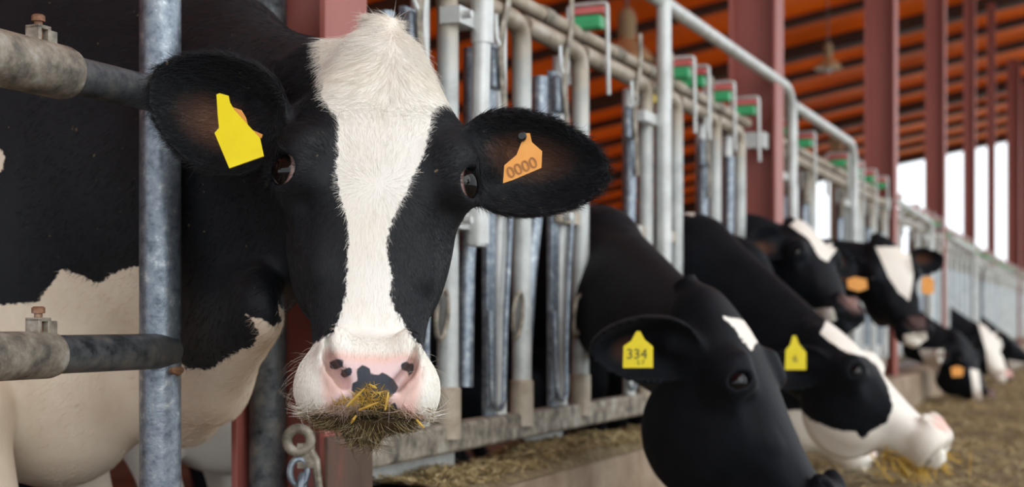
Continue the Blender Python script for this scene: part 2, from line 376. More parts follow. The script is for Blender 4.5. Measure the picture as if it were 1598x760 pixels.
def panel(i, ta, tb, label, ts, latches, det):
    """ta..tb along the barrier; ts = fixed bar positions; necks = slots holding a cow"""
    global ZT, ZR
    dz = -(0, 0, .05, .09, .11, .12, .12)[i]; ZT = CAM_H + .672 + dz; ZR = CAM_H + .745 + dz
    tc = (ta + tb) / 2; o = empty('headlock_panel', F2W(0, tc, 0), ROT); tag(o, label, 'feed barrier', 'headlock panels of the feed barrier')
    L = lambda t: t - tc
    n = 14 if det else 8
    mb = MB(); mb.box((.0, 0, ZB), (.022, (tb - ta) / 2, .030)); mb.build('bottom_rail', M['galv_dirty'], o, True, .008)
    mb = MB(); mb.tube([(-.035, L(ta), ZR), (-.035, L(tb), ZR)], .018, n); mb.build('rear_rail', M['galv_tan'], o)
    for k, t in enumerate(ts):
        tn = ts[k - 1] if k else ta + .03
        # bent front tube: horizontal run then down into the fixed bar
        mb = MB(); pts = arc([(.012, L(tn) + .012, ZT), (.012, L(t), ZT), (.012, L(t), ZB + .02)], .055, 5)
        mb.tube(pts, .0225, n); mb.build('front_tube', M['galv_tube'], o)
        if det:
            mb = MB(); mb.tube([(.012, L(t), ZB), (.012, L(t), ZB + .10), (.012, L(t), ZB + .105)], [.027, .027, .022], n); mb.build('socket', M['galv_tan'], o)
        # paired light bar beside it
        mb = MB(); mb.tube([(-.014, L(t) - .072, ZB + .01), (-.014, L(t) - .072, ZT - .02)], .019, n); mb.build('fixed_bar', M['galv_pale'], o)
        if k % 2 == 0 or not det:
            mb = MB(); mb.tube([(-.036, L(t) - .11, ZR - .02), (-.036, L(t) - .11, ZR + .02)], .021, n); 
        mb = MB(); mb.tube([(-.035, L(t) - .15, ZR), (-.035, L(t) - .09, ZR)], .022, n); mb.build('rail_coupling', M['galv_dirty'], o)
        # swing bar: pivots mid height, leans away when open
        lean = -.09 if (k % 2 == 0 and k < 3) else -.02
        tp = L(t) - (.27 if det and k < 3 else .135)
        if det and k < 3:
            mb = MB(); mb.box((-.004, L(t) - .145, (ZB + ZT) / 2 - .03), (.007, .024, (ZT - ZB) / 2 - .04)); mb.build('flat_bar', M['galv'], o, False, .002)
        mb = MB(); pts = [(.004, tp + lean * 1.0, ZB + .10), (.004, tp + lean * .55, ZB + .34), (.004, tp + .015, ZB + .58), (.004, tp + .02, ZT - .10)]
        mb.tube(pts, .0185, n); sb = mb.build('swing_bar', M['galv'] , o)
        if det:
            mb = MB(); mb.box((.012, L(t) - .07, ZB + .49), (.008, .085, .016)); mb.build('pivot_bracket', M['galv_tan'], o, False, .003)
            mb = MB(); mb.tube([(.012, L(t) - .135, ZB + .49), (.040, L(t) - .135, ZB + .49)], .011, 8); mb.build('pivot_bolt', M['galv_pale'], o)
            if k == 6: continue
            # curved hanging hook
            zz = ZB + .04; hx = L(t) - .17
            pts = arc([(.018, hx - .02, zz + .22), (.022, hx - .015, zz + .01), (.022, hx + .045, zz + .005), (.018, hx + .065, zz + .20), (.016, hx + .10, zz + .46)], .04, 5)
            mb = MB(); mb.tube(pts, .0065, 8); mb.build('locking_hook', M['galv'], o)
            rg = [(.026 + .004 * math.sin(a), L(t) - .055 + .026 * math.cos(a), ZB + .25 + .050 * math.sin(a)) for a in np.linspace(0, 2 * math.pi, 24, endpoint=False)]
            mb = MB(); mb.tube(rg, .0055, 8, closed=True); mb.build('ring', M['galv_dirty'], o)
            # S-shaped flat arm from the top rail
            pts = arc([(.038, L(t) - .13, ZT + .12), (.040, L(t) - .13, ZT + .03), (.040, L(t) - .17, ZT - .04), (.036, L(t) - .175, ZT - .10), (.034, L(t) - .15, ZT - .20), (.030, L(t) - .13, ZT - .27)], .04, 4)
            mb = MB(); mb.tube(pts, .011, 8, flat=.5); mb.build('locking_arm', M['galv_dirty'], o)
            pts = arc([(.036, L(t) - .20, ZT - .02), (.036, L(t) - .195, ZT - .08), (.036, L(t) - .155, ZT - .085), (.036, L(t) - .15, ZT - .02)], .02, 4)
            mb = MB(); mb.tube(pts, .007, 8, flat=.6); mb.build('stirrup', M['galv_pale'], o)
            mb = MB(); mb.box((.018, L(t) - .165, ZT - .13), (.010, .022, .045)); mb.build('lock_plate', M['galv'], o, False, .006)
        else:
            mb = MB(); mb.box((.018, L(t) - .14, ZT - .10), (.012, .022, .07)); mb.build('lock_plate', M['galv_dirty'], o, False, .006)
    if det:
        for px0, px1 in ((575, 716), (828, 884)):
            q0, q1 = TP(px0, -.03), TP(px1, -.03); mb = MB(); mb.box((-.045, L((q0 + q1) / 2), ZB - .05), (.006, (q1 - q0) / 2, .024)); mb.build('splash_plate', M['galv_pale'], o, False, .002)
    for tt in latches: swing_latch(L(tt), o, det=det)
    for e in (ta, tb):
        mb = MB(); mb.box((0, L(e) + (.03 if e == ta else -.03), ZT), (.045, .035, .03)); mb.build('bracket', M['galv_pale'], o, False, .003)
    return o
plab = ['nearest headlock panel, from behind the cow head to the thick red column', 'headlock panel under the white arched pipe, right of the thick red column',
        'headlock panel in front of the widest bright opening', 'headlock panel below the second bright opening', 'headlock panel below the narrow bright strips',
        'second to last far headlock panel by the right edge', 'farthest headlock panel by the right edge']
TS = []
for i in range(7):
    ta, tb = colT[i] + .08, colT[i + 1] - .08
    if i == 0: ts = [TY(2.87), TY(3.225), TY(3.575), TY(4.07), 1.245, 1.70, 2.04]; lt = [.515, 1.33, 1.50, 1.83, 2.19]
    else:
        nb = max(3, int((tb - ta) / PITCH)); ts = [ta + (tb - ta) * (k + 1) / nb - .02 for k in range(nb)]; ts = [t for t in ts if not any(c - .12 < t < c + .27 for c in (3.5, 6.35, 8.85, 11.56))]; lt = [t - .10 for t in ts]
    TS.append(ts)
    panel(i, ta, tb, plab[i], ts, lt, i == 0)
ZT, ZR = CAM_H + .672, CAM_H + .745
# white neck-rail hoops clamped to the barrier
def hoop(t0, t1, ztop, label, lower=0.0, full=True):
    o = empty('hoop_pipe', F2W(.060, t1, 0), ROT); tag(o, label, 'pipe', 'pale bent pipes over the feed barrier')
    zl = ztop + lower; s0 = -.012 if t0 < 1.1 and lower == 0 else 0
    pts = arc([(s0, t0 - t1, zl), (0, 0, ztop), (0, 0, ZB + .0)], .16, 8)
    mb = MB(); mb.tube(pts, .0215, 16); mb.build('bent_pipe', M['galv_pale'], o)
    mb = MB(); mb.box((-.03, -.05, ZT - .10), (.014, .07, .016)); mb.build('stub', M['galv_pale'], o, False, .004)
    mb = MB(); mb.tube([(0, 0, ZB + .02), (0, 0, ZB + .08)], .028, 16); mb.build('foot_collar', M['galv_pale'], o)
    return o
tl = [TP(752, .06), TP(1036, .06), TP(1236, .06), TP(1333, .06), TP(1400, .06), TP(1452, .06), TP(1490, .06), TP(1520, .06)]
# straight upright with two clamps right of the nearest cow's head
o = empty('upright_pipe', F2W(.06, tl[0], 0), ROT); tag(o, 'straight pale upright pipe with two clamps beside the nearest cow', 'pipe')
mb = MB(); mb.tube([(0, -.024, CAM_H + .15), (0, .035, CAM_H + 1.2)], .0185, 20); mb.build('tube', M['galv_pale'], o)
for z in (CAM_H + .61, CAM_H + .20):
    q = -.024 + (z - CAM_H - .15) * .056
    mb = MB(); mb.tube([(0, q, z - .045), (0, q, z + .045)], .0235, 20); mb.box((-.03, -.045, z), (.022, .045, .017)); cl = mb.build('clamp', M['galv_pale'], o)
    mb = MB(); mb.tube([(-.03, -.075, z), (.012, -.075, z)], .008, 8); mb.build('clamp_bolt', M['galv_pale'], cl)
hoop(tl[1] - .5, tl[1], CAM_H + 1.04, 'pale hooked pipe standing left of the thick red column', -.10)
hoop(tl[1] - .35, tl[2], CAM_H + .915, 'pale bent pipe just right of the thick red column')
hoop(tl[2] + .02, tl[3], CAM_H + .86, 'pale arched pipe left of the widest bright opening', .0)
hoop(tl[4] - .1, tl[5], CAM_H + .68, 'far pale arched pipe in front of the widest bright opening', .02)
hoop(tl[6] - .2, tl[7], CAM_H + .62, 'farthest pale arched pipe in front of the second bright opening', .02)
mb = MB(); mb.box((0, 0, 0), (.022, .03, .03)); yb = mb.build('yellow_clip', M['yellowplastic'], None, False, .006); yb.location = F2W(.0, TY(4.14), CAM_H + .66); yb.rotation_euler.z = ROT
tag(yb, 'small yellow plastic clip on the top rail beside the hooked pipe', 'clip')
# ------------------------------------------------------------------ cows: smooth implicit bodies meshed by surface nets
A3 = lambda *v: np.array(v, float)
def unit(v): v = np.asarray(v, float); return v / np.linalg.norm(v)
class Sdf:
    def __init__(s): s.ops = []; s.frame()
    def frame(s, R=None, O=None, sc=1.0): s.R = np.eye(3) if R is None else R; s.O = np.zeros(3) if O is None else O; s.sc = sc
    def _put(s, mode, fn, c, rad, k): s.ops.append((mode, fn, s.R @ c * s.sc + s.O, rad * s.sc, k, s.R.copy(), s.O.copy(), s.sc))
    def ell(s, c, r, k=.03, rot=None, mode='u'):
        c = A3(*c); r = A3(*r)
        def fn(x, y, z):
            x, y, z = x - c[0], y - c[1], z - c[2]
            if rot is not None: x, y, z = (rot[0, i] * x + rot[1, i] * y + rot[2, i] * z for i in range(3))
            k0 = np.sqrt((x / r[0]) ** 2 + (y / r[1]) ** 2 + (z / r[2]) ** 2)
            k1 = np.sqrt((x / r[0] ** 2) ** 2 + (y / r[1] ** 2) ** 2 + (z / r[2] ** 2) ** 2) + 1e-6
            return k0 * (k0 - 1) / k1
        s._put(mode, fn, c, max(r), k)
    def cap(s, a, b, ra, rb, k=.03, lat=(0, 1, 0), mode='u'):
        """tapered elliptical capsule; ra, rb = (lateral, other) radii"""
        a = A3(*a); b = A3(*b); L = np.linalg.norm(b - a); u = (b - a) / L
        lat = A3(*lat); lat = unit(lat - u * lat.dot(u)); w = np.cross(u, lat)
        def fn(x, y, z):
            x, y, z = x - a[0], y - a[1], z - a[2]
            t = x * u[0] + y * u[1] + z * u[2]; h = np.clip(t / L, 0, 1); ax = t - h * L
            l = x * lat[0] + y * lat[1] + z * lat[2]; v = x * w[0] + y * w[1] + z * w[2]
            rl = ra[0] + (rb[0] - ra[0]) * h; ru = ra[1] + (rb[1] - ra[1]) * h; rm = (rl + ru) / 2
            k0 = np.sqrt((l / rl) ** 2 + (v / ru) ** 2 + (ax / rm) ** 2)
            k1 = np.sqrt((l / rl ** 2) ** 2 + (v / ru ** 2) ** 2 + (ax / rm ** 2) ** 2) + 1e-6
            return k0 * (k0 - 1) / k1
        s._put(mode, fn, (a + b) / 2, L / 2 + max(ra + rb), k)
    def raw(s, fn, c, rad, k, mode='u'): s._put(mode, fn, A3(*c), rad, k)
    def chain(s, pts, rads, k=.03, lat=(0, 1, 0)):
        for a, b, ra, rb in zip(pts, pts[1:], rads, rads[1:]): s.cap(a, b, ra, rb, k, lat)
    def mesh(s, ax):
        F = np.full([len(a) for a in ax], .5, np.float32)
        for mode, fn, c, rad, k, R, O, sc in s.ops:
            m = rad + k + .05; sl = [slice(*np.searchsorted(a, (c[i] - m, c[i] + m))) for i, a in enumerate(ax)]
            if any(q.stop - q.start < 2 for q in sl): continue
            X = ax[0][sl[0]][:, None, None] - O[0]; Y = ax[1][sl[1]][None, :, None] - O[1]; Z = ax[2][sl[2]][None, None, :] - O[2]
            q = [((R[0, i] * X + R[1, i] * Y + R[2, i] * Z) / sc).astype(np.float32) for i in range(3)]
            d = fn(*q) * sc; f = F[tuple(sl)]
            if mode == 'u':
                h = np.clip(.5 + .5 * (f - d) / k, 0, 1); f[...] = f + (d - f) * h - k * h * (1 - h)
            else:
                h = np.clip(.5 - .5 * (f + d) / k, 0, 1); f[...] = f + (-d - f) * h + k * h * (1 - h)
        return surface_nets(F, ax)
def surface_nets(F, ax):
    S = F < 0
    n = np.array(F.shape) - 1
    c = np.zeros(n, np.int8)
    for i in (0, 1):
        for j in (0, 1):
            for k in (0, 1): c += S[i:n[0] + i, j:n[1] + j, k:n[2] + k]
    act = np.argwhere((c > 0) & (c < 8)); idx = np.full(n, -1, np.int32); idx[tuple(act.T)] = np.arange(len(act))
    pos = np.zeros((len(act), 3)); cnt = np.zeros(len(act))
    for d in range(3):
        o1, o2 = [e for e in range(3) if e != d]
        for i in (0, 1):
            for j in (0, 1):
                p = act.copy(); p[:, o1] += i; p[:, o2] += j; q = p.copy(); q[:, d] += 1
                fa = F[tuple(p.T)]; fb = F[tuple(q.T)]; m = (fa < 0) != (fb < 0)
                t = np.where(m, fa / np.where(m, fa - fb, 1), 0)
                x = np.stack([ax[e][p[:, e]] for e in range(3)], 1)
                x[:, d] += t * (ax[d][q[:, d]] - ax[d][p[:, d]])
                pos[m] += x[m]; cnt[m] += 1
    pos /= cnt[:, None]
    faces = []
    for d in range(3):
        o1, o2 = [(d + 1) % 3, (d + 2) % 3]
        sa = [slice(None)] * 3; sb = [slice(None)] * 3; sa[d] = slice(0, -1); sb[d] = slice(1, None)
        e = np.argwhere(S[tuple(sa)] != S[tuple(sb)])
        e = e[(e[:, o1] > 0) & (e[:, o2] > 0) & (e[:, o1] < n[o1]) & (e[:, o2] < n[o2])]
        flip = S[tuple(e.T)]
        q = []
        for (i, j) in ((0, 0), (1, 0), (1, 1), (0, 1)):
            p = e.copy(); p[:, o1] -= i; p[:, o2] -= j; q.append(idx[tuple(p.T)])
        q = np.stack(q, 1); q[~flip] = q[~flip][:, ::-1]; faces.append(q)
    return pos, np.concatenate(faces)
def relax(v, f, it=2, w=.45):
    for _ in range(it):
        s = np.zeros_like(v); c = np.zeros(len(v))
        for i in range(4):
            a, b = f[:, i], f[:, (i + 1) % 4]
            for k in range(3): s[:, k] += np.bincount(a, v[b, k], len(v)) + np.bincount(b, v[a, k], len(v))
            c += np.bincount(a, None, len(v)) + np.bincount(b, None, len(v))
        v = v + w * (s / c[:, None] - v)
    return v
def smooth_table(rows, sig=.008):
    rows = np.array(sorted(rows)); z = np.linspace(rows[0, 0] - .02, rows[-1, 0] + .02, 400); dz = z[1] - z[0]
    kn = np.exp(-.5 * (np.arange(-40, 41) * dz / sig) ** 2); kn /= kn.sum(); out = [z]
    for c in range(1, rows.shape[1]):
        y = np.interp(z, rows[:, 0], rows[:, c]); out.append(np.convolve(np.pad(y, 40, 'edge'), kn, 'valid'))
    return out
# head profile: z along the face (poll up), half width, front y, back y
SKULL = smooth_table([(.214, .022, .045, .090), (.206, .036, .032, .105), (.192, .047, .020, .115), (.17, .058, .012, .13), (.14, .073, .006, .145), (.10, .096, .001, .165),
    (.06, .108, -.002, .20), (.02, .110, -.003, .225), (-.03, .104, -.001, .245), (-.08, .095, .002, .235), (-.13, .083, .004, .195), (-.175, .070, .002, .155),
    (-.212, .065, -.002, .130), (-.245, .070, -.012, .118), (-.280, .070, -.014, .110), (-.298, .056, .000, .100), (-.308, .02, .03, .075)])
def headsdf(S, ears, detail):
    T = SKULL
    def skull(x, y, z):
        hw = np.interp(z, T[0], T[1]); yf = np.interp(z, T[0], T[2]); yb = np.interp(z, T[0], T[3])
        yc = (yf + yb) / 2; hd = (yb - yf) / 2; v = (y - yc) / hd
        hw = hw * (1 - .22 * np.clip(v, -1, 1.2))
        fl = np.abs(x / hw); p = 2.5
        r = (fl ** p + np.abs(v) ** p) ** (1 / p)
        d = (r - 1) * np.minimum(hw, hd) * .9
        e = np.maximum(z - T[0][-1], T[0][0] - z)
        return np.maximum(d, e)
    S.raw(skull, (0, .08, -.03), .30, .02)
    for sg in (-1, 1):
        S.ell((sg * .098, .040, .006), (.028, .048, .036), .03)                   # orbit
        S.ell((sg * .092, .028, .040), (.030, .036, .020), .03)                   # brow
        S.ell((sg * .040, .185, -.055), (.034, .075, .11), .05)
        S.ell((sg * .066, .13, -.06), (.030, .065, .085), .04)                    # cheek
        S.cap((sg * .088, .045, -.03), (sg * .062, .03, -.12), (.014, .014), (.009, .009), .025)   # facial crest
        S.ell((sg * .100, .020, -.062), (.014, .016, .035), .03, mode='s')
        S.ell((sg * .046, .026, -.266), (.041, .052, .044), .025)                 # lips
        S.ell((sg * .043, -.016, -.228), (.020, .020, .034), .016)                 # nostril wing
    S.ell((0, -.008, -.252), (.050, .028, .044), .02)
    S.ell((0, .056, -.294), (.052, .036, .016), .02)                              # chin
    S.ell((0, .035, -.299), (.12, .072, .0035), .006, mode='s')                    # mouth
    for sg in (-1, 1):
        S.cap((sg * .053, -.028, -.218), (sg * .049, -.032, -.242), (.016, .0034), (.026, .0064), .005, mode='s')
        S.cap((sg * .049, -.032, -.242), (sg * .035, -.034, -.262), (.026, .0064), (.024, .0085), .005, mode='s')
        C = A3(sg * .101, .034, .004); e = unit((sg * .70, -.70, .06)); up = unit(A3(0, 0, 1) - e * e[2]); lt = np.cross(up, e)
        S.ell(C + e * .006, (.034, .027, .028), .012, np.stack([lt, e, up], 1))   # lids
        S.ell(C + e * .027, (.0255, .018, .0195) if detail else (.021, .018, .013), .006, np.stack([lt, e, up], 1), 's')
    for sg in (-1, 1):
        E = ears[sg]; c = A3(*E['c']); e1 = unit(E['along']); e3 = unit(A3(*E['open']) - e1 * np.dot(e1, E['open'])); e2 = np.cross(e3, e1)
        R = np.stack([e1, e2, e3], 1); a, b_ = E['r']; th = .020 if detail else .026
        def earf(x, y, z, c=c, R=R, a=a, b_=b_, th=th):
            x, y, z = x - c[0], y - c[1], z - c[2]
            u = R[0, 0] * x + R[1, 0] * y + R[2, 0] * z; v = R[0, 1] * x + R[1, 1] * y + R[2, 1] * z; w = R[0, 2] * x + R[1, 2] * y + R[2, 2] * z
            bb = b_ * (1 - .16 * np.clip(u / a, -1, 1))
            q = np.sqrt((u / a) ** 2 + (v / bb) ** 2)
            wc = .050 * q ** 2 - .032                                            # dish
            t_ = th * .5 * (1 - .35 * np.clip(q, 0, 1))
            return np.maximum((q - 1) * min(a, b_) * .8, np.abs(w - wc) - t_) - .004
        S.raw(earf, c, max(a, b_) + .03, .012)
        S.cap(E['root'], c - e1 * a * .62 - e3 * .014, (.030, .030), (.026, .030), .022)
EARB = {sg: dict(root=(sg * .075, .080, .10), c=(sg * .125, .15, .14), along=(sg * .5, .75, .38), open=(sg * .85, -.25, -.5), r=(.092, .058)) for sg in (-1, 1)}
EAR0 = {sg: dict(root=(sg * .075, .075, .095), c=(sg * .195, .085, .075), along=(sg * 1, .10, -.12), open=(sg * .25, -.8, -.45), r=(.092, .060)) for sg in (-1, 1)}
def nu_axis(lo, hi, flo, fhi, fine, coarse):
    a = []
    x = lo
    while x < flo: a.append(x); x += coarse
    b = np.arange(flo, fhi, fine); c = np.arange(b[-1] + coarse * .7, hi + coarse, coarse); return np.concatenate([a, b, c])
def poly_sd(P, poly):
    """signed distance to polygon, positive inside"""
    poly = np.array(poly, float); d = np.full(len(P), 1e9); ins = np.zeros(len(P), bool)
    for a, b in zip(poly, np.roll(poly, -1, 0)):
        e = b - a; w = P - a; h = np.clip((w @ e) / max(e @ e, 1e-9), 0, 1); d = np.minimum(d, np.hypot(*(w - h[:, None] * e).T))
        c = ((a[1] > P[:, 1]) != (b[1] > P[:, 1])); ins ^= c & (P[:, 0] < e[0] * (P[:, 1] - a[1]) / (e[1] if e[1] else 1e-9) + a[0])
    return np.where(ins, d, -d)
def chart(W):      # survey chart used to lay out the coat markings from the photo
    return np.stack([799 + FPX * W[:, 0] / W[:, 1], 500 - FPX * (W[:, 2] - CAM_H) / W[:, 1]], 1)
def headbasis(nose, face):
    z = -unit(nose); y = -unit(face); y = unit(y - z * y.dot(z)); x = np.cross(y, z); return np.stack([x, y, z], 1)
def mesh_from(name, v, f, mat_, attrs):
    me = bpy.data.meshes.new(name); me.vertices.add(len(v)); me.vertices.foreach_set('co', v.astype(np.float32).ravel())
    me.loops.add(f.size); me.loops.foreach_set('vertex_index', f.astype(np.int32).ravel())
    me.polygons.add(len(f)); me.polygons.foreach_set('loop_start', np.arange(0, f.size, 4, dtype=np.int32)); 
    me.polygons.foreach_set('use_smooth', np.ones(len(f), bool)); me.update(calc_edges=True); me.validate()
    for k, a in attrs.items():
        at = me.attributes.new(k, 'FLOAT', 'POINT'); at.data.foreach_set('value', a.astype(np.float32))
    me.materials.append(mat_); return me
def cow(name, label, s0, t0, O, nose, face, pats, res=(.009, .03), ears=EAR0, width=.21, up=0.0, neckmid=None, neckr=(.10, .17), feet=None, extra=None, detail=False, head=1.0, skin=None, drop=0.0, size=.86):
    """s0 = chest position along the barrier normal; O, nose, face in world space"""
    Rz = np.array(Matrix.Rotation(ROT, 3, 'Z')); base = np.array(F2W(s0, t0, 0))
    toL = lambda w: (np.asarray(w) - base) @ Rz
    Rh = Rz.T @ headbasis(nose, face) * 1.0; Oh = toL(O)
    S = Sdf(); w = width; dz = drop; S.frame(None, None, size)
    S.cap((-.50, 0, .95), (-1.55, 0, .98), (w, .34), (w * 1.08, .33), .06)
    S.ell((-1.02, 0, .86), (.62, w * 1.12, .34), .08); S.ell((-1.72, 0, 1.08), (.24, w * .95, .25), .08)
    S.ell((-.24, 0, .80), (.22, w * .74, .30), .08); S.ell((-.15, 0, .63 + dz), (.15, w * .46, .155), .06)
    S.ell((-.46, 0, 1.24), (.30, w * .36, .14), .10); S.cap((-.6, 0, 1.29), (-1.75, 0, 1.30), (.06, .05), (.07, .05), .10)
    for sg in (-1, 1):
        S.cap((-.50, sg * w * .55, 1.16), (-.27, sg * w * .72, .80), (.055, .12), (.05, .11), .07)
        q = w * .72; fd = feet[sg] if feet else 0
        S.chain([(-.42 + fd, sg * q, .74), (-.31 + fd, sg * q, .60), (-.24 + fd, sg * q * .96, .40), (-.235 + fd, sg * q * .92, .12), (-.20 + fd, sg * q * .92, .062)],
                [(.07, .10), (.060, .078), (.042, .046), (.032, .036), (.045, .055)], .035)
        S.chain([(-1.72, sg * q, 1.0), (-1.48, sg * q, .78), (-1.70, sg * q, .52), (-1.82, sg * q, .46), (-1.74, sg * q, .13), (-1.68, sg * q, .062)],
                [(.09, .17), (.07, .13), (.045, .06), (.036, .055), (.032, .036), (.045, .055)], .035)
    S.ell((-1.45, 0, .60), (.17, w * .6, .12), .05)                                   # udder
    S.chain([(-1.95, 0, 1.25), (-2.04, 0, 1.0), (-2.03, 0, .55)], [(.03, .03), (.022, .022), (.03, .035)], .03)
    S.frame()
    hb = Oh + Rh @ A3(0, .105, .075) * head
    latl = A3(0, 1, 0)
    nb = A3(-.34, 0, 1.02 + up) * size; nm = (nb * .5 + hb * .5 + A3(0, 0, .03)) if neckmid is None else toL(neckmid)
    S.chain([nb, nm, hb], [(w * .70 * size, .30 * size), (neckr[0] * 1.15, neckr[1] * 1.1), (neckr[0] * .78, neckr[1] * .66)], .07, lat=latl)
    if extra: extra(S, toL, Rz)
    S.frame(Rh, Oh, head); headsdf(S, ears, detail); S.frame()
    hc = Oh + Rh @ A3(0, .07, -.04) * head; ext = np.abs(Rh) @ A3(.31 if not detail else .30, .20, .30) * head
    lo = np.minimum(A3(-2.2, -.62, -.05), hc - ext); hi = np.maximum(A3(.3, .62, 1.7), hc + ext)
    lo[1] = min(-w * 1.4 - .05, hc[1] - ext[1]); hi[1] = max(w * 1.4 + .05, hc[1] + ext[1])
    ax = [nu_axis(lo[i], hi[i], max(lo[i], hc[i] - ext[i]), hc[i] + ext[i], *res) for i in range(3)]
    v, f = S.mesh(ax); v = relax(v, f, 2)
    W = v @ Rz.T + base; H = (v - Oh) @ Rh / head
    C = chart(W); at = {k: np.zeros(len(v)) for k in ('pink', 'nose', 'brown', 'cream', 'dirt')}; at['spot'] = np.full(len(v), -.1)
    ishead = (H[:, 1] < .15) & (np.abs(H[:, 0]) < .16) & (H[:, 2] < .24) & (H[:, 2] > -.33)
    patch = np.full(len(v), -.2)
    for where, poly in pats:
        sdv = poly_sd(C, poly) * W[:, 1] / FPX
        if where == 'h': sdv = np.where(ishead, sdv, -.2)
        if where == 'b': sdv = np.where(ishead, -.2, sdv)
        patch = np.maximum(patch, sdv)
    at['patch'] = patch
    # bare nose skin
    x, y, z = np.abs(H[:, 0]), H[:, 1], H[:, 2]
    onm = ishead & (y < .03)
    nose_ = np.clip(1.6 - np.sqrt((x / .050) ** 2 + ((z + .245) / .040) ** 2) * 1.25, 0, 1) * onm
    at['noseraw'] = nose_
    for sg in (-1, 1):                                                             # inner ear skin
        E = ears[sg]; e1 = unit(E['along']); e3 = unit(A3(*E['open']) - e1 * np.dot(e1, E['open'])); e2 = np.cross(e3, e1); q = H - A3(*E['c'])
        u, vv, ww = q @ e1, q @ e2, q @ e3; rr = np.sqrt((u / E['r'][0] / .62) ** 2 + ((vv - .012) / E['r'][1] / .50) ** 2)
        at['brown'] = np.maximum(at['brown'], np.clip(1.25 - rr * 1.1, 0, 1) * (ww > -.045) * (np.abs(H[:, 0]) > .125) * (rr < 1.2))
    if skin: skin(at, H, C, W, ishead)
    at.pop('noseraw', None)
    me = mesh_from('cow', v, f, M['coat_near' if detail else 'coat'], at)
    o = bpy.data.objects.new(name, me); COL.objects.link(o); o.location = base; o.rotation_euler = (0, 0, ROT)
    tag(o, label, 'cow', 'cows at the feed barrier'); bpy.context.view_layer.update()
    inv = Matrix.LocRotScale(Vector(base), Matrix.Rotation(ROT, 3, 'Z'), None).inverted()
    def child(c): c.parent = o; c.matrix_parent_inverse = inv; return c
    RW = Rz @ Rh; toW = lambda h: RW @ A3(*h) * head + np.asarray(O)
    for sg in (-1, 1):
        bm = bmesh.new(); bmesh.ops.create_uvsphere(bm, u_segments=28 if detail else 12, v_segments=18 if detail else 8, radius=.0232 * head)
        em = bpy.data.meshes.new('eye'); bm.to_mesh(em); bm.free(); em.materials.append(M['eye'])
        em.polygons.foreach_set('use_smooth', [True] * len(em.polygons))
        g = unit(RW @ unit((sg * .85, -.50, .05) if detail else (sg * .70, -.70, .06))); cs = np.array([vv.co.normalized() for vv in em.vertices])
        ga = em.attributes.new('gaze', 'FLOAT', 'POINT'); ga.data.foreach_set('value', (np.arccos(np.clip(cs @ g, -1, 1)) / (math.pi / 2) * (1 if detail else .6)).astype(np.float32))
        eo = bpy.data.objects.new('eye', em); COL.objects.link(eo); e = unit((sg * .70, -.70, .06))
        eo.location = toW(A3(sg * .101, .034, .004) + e * .0112); child(eo)
    return o, child, toW, (v, f, at, W, H, Rz, Rh, ishead)
def prism(name, pts, mat_, depth=.002):
    """flat plate with thickness from a polygon of world points"""
    pts = [Vector(p) for p in pts]; n = len(pts); c = sum(pts, Vector()) / n
    nr = Vector(); 
    for a, b in zip(pts, pts[1:] + pts[:1]): nr += (a - c).cross(b - c)
    nr = nr.normalized() * depth / 2
    mb = MB(); mb.add([p + nr for p in pts] + [p - nr for p in pts], [tuple(range(n)), tuple(range(2 * n - 1, n - 1, -1))] + [(i, i + n, (i + 1) % n + n, (i + 1) % n) for i in range(n)])
    return mb.build(name, mat_, None, False)
def eartag(child, pts, Y, mat_, label, tilt=0.0, text=None, tpos=None, tsize=.01, rot=0.0, ink='ink', py0=None, stud=None):
    ys = [p[1] for p in pts]; y0 = min(ys)
    W = [PT(px, py, Y + tilt * (py - y0)) for px, py in pts]
    o = prism('ear_tag', W, M[mat_], .0022); child(o); tag(o, label)
    if stud:
        mb = MB(); c = PT(stud[0], stud[1], Y - .004)
        mb.tube([c + Vector((0, -.006, 0)), c + Vector((0, -.004, 0)), c + Vector((0, .02, 0))], [.004, .0062, .0062], 12); st = mb.build('stud', M[stud[2]], None); st.parent = o
    if text:
        for (tx, (px, py), sz) in text:
            cu = bpy.data.curves.new('number', 'FONT'); cu.body = tx; cu.size = sz; cu.extrude = .0003; cu.align_x = 'CENTER'; cu.align_y = 'CENTER'
            cu.materials.append(M[ink]); to = bpy.data.objects.new('number', cu); COL.objects.link(to)
            to.location = PT(px, py, Y + tilt * (py - y0) - .0022); to.rotation_euler = Matrix.Rotation(rot, 3, 'Y').to_4x4().to_euler()
            to.rotation_euler = (Matrix.Rotation(rot, 3, 'Y') @ Matrix.Rotation(math.pi / 2, 3, 'X')).to_euler()
            bpy.context.view_layer.update(); tm = bpy.data.meshes.new_from_object(to.evaluated_get(bpy.context.evaluated_depsgraph_get()))
            mo = bpy.data.objects.new('number', tm); COL.objects.link(mo); mo.location = to.location; mo.rotation_euler = to.rotation_euler
            bpy.data.objects.remove(to); mo.parent = o
    return o
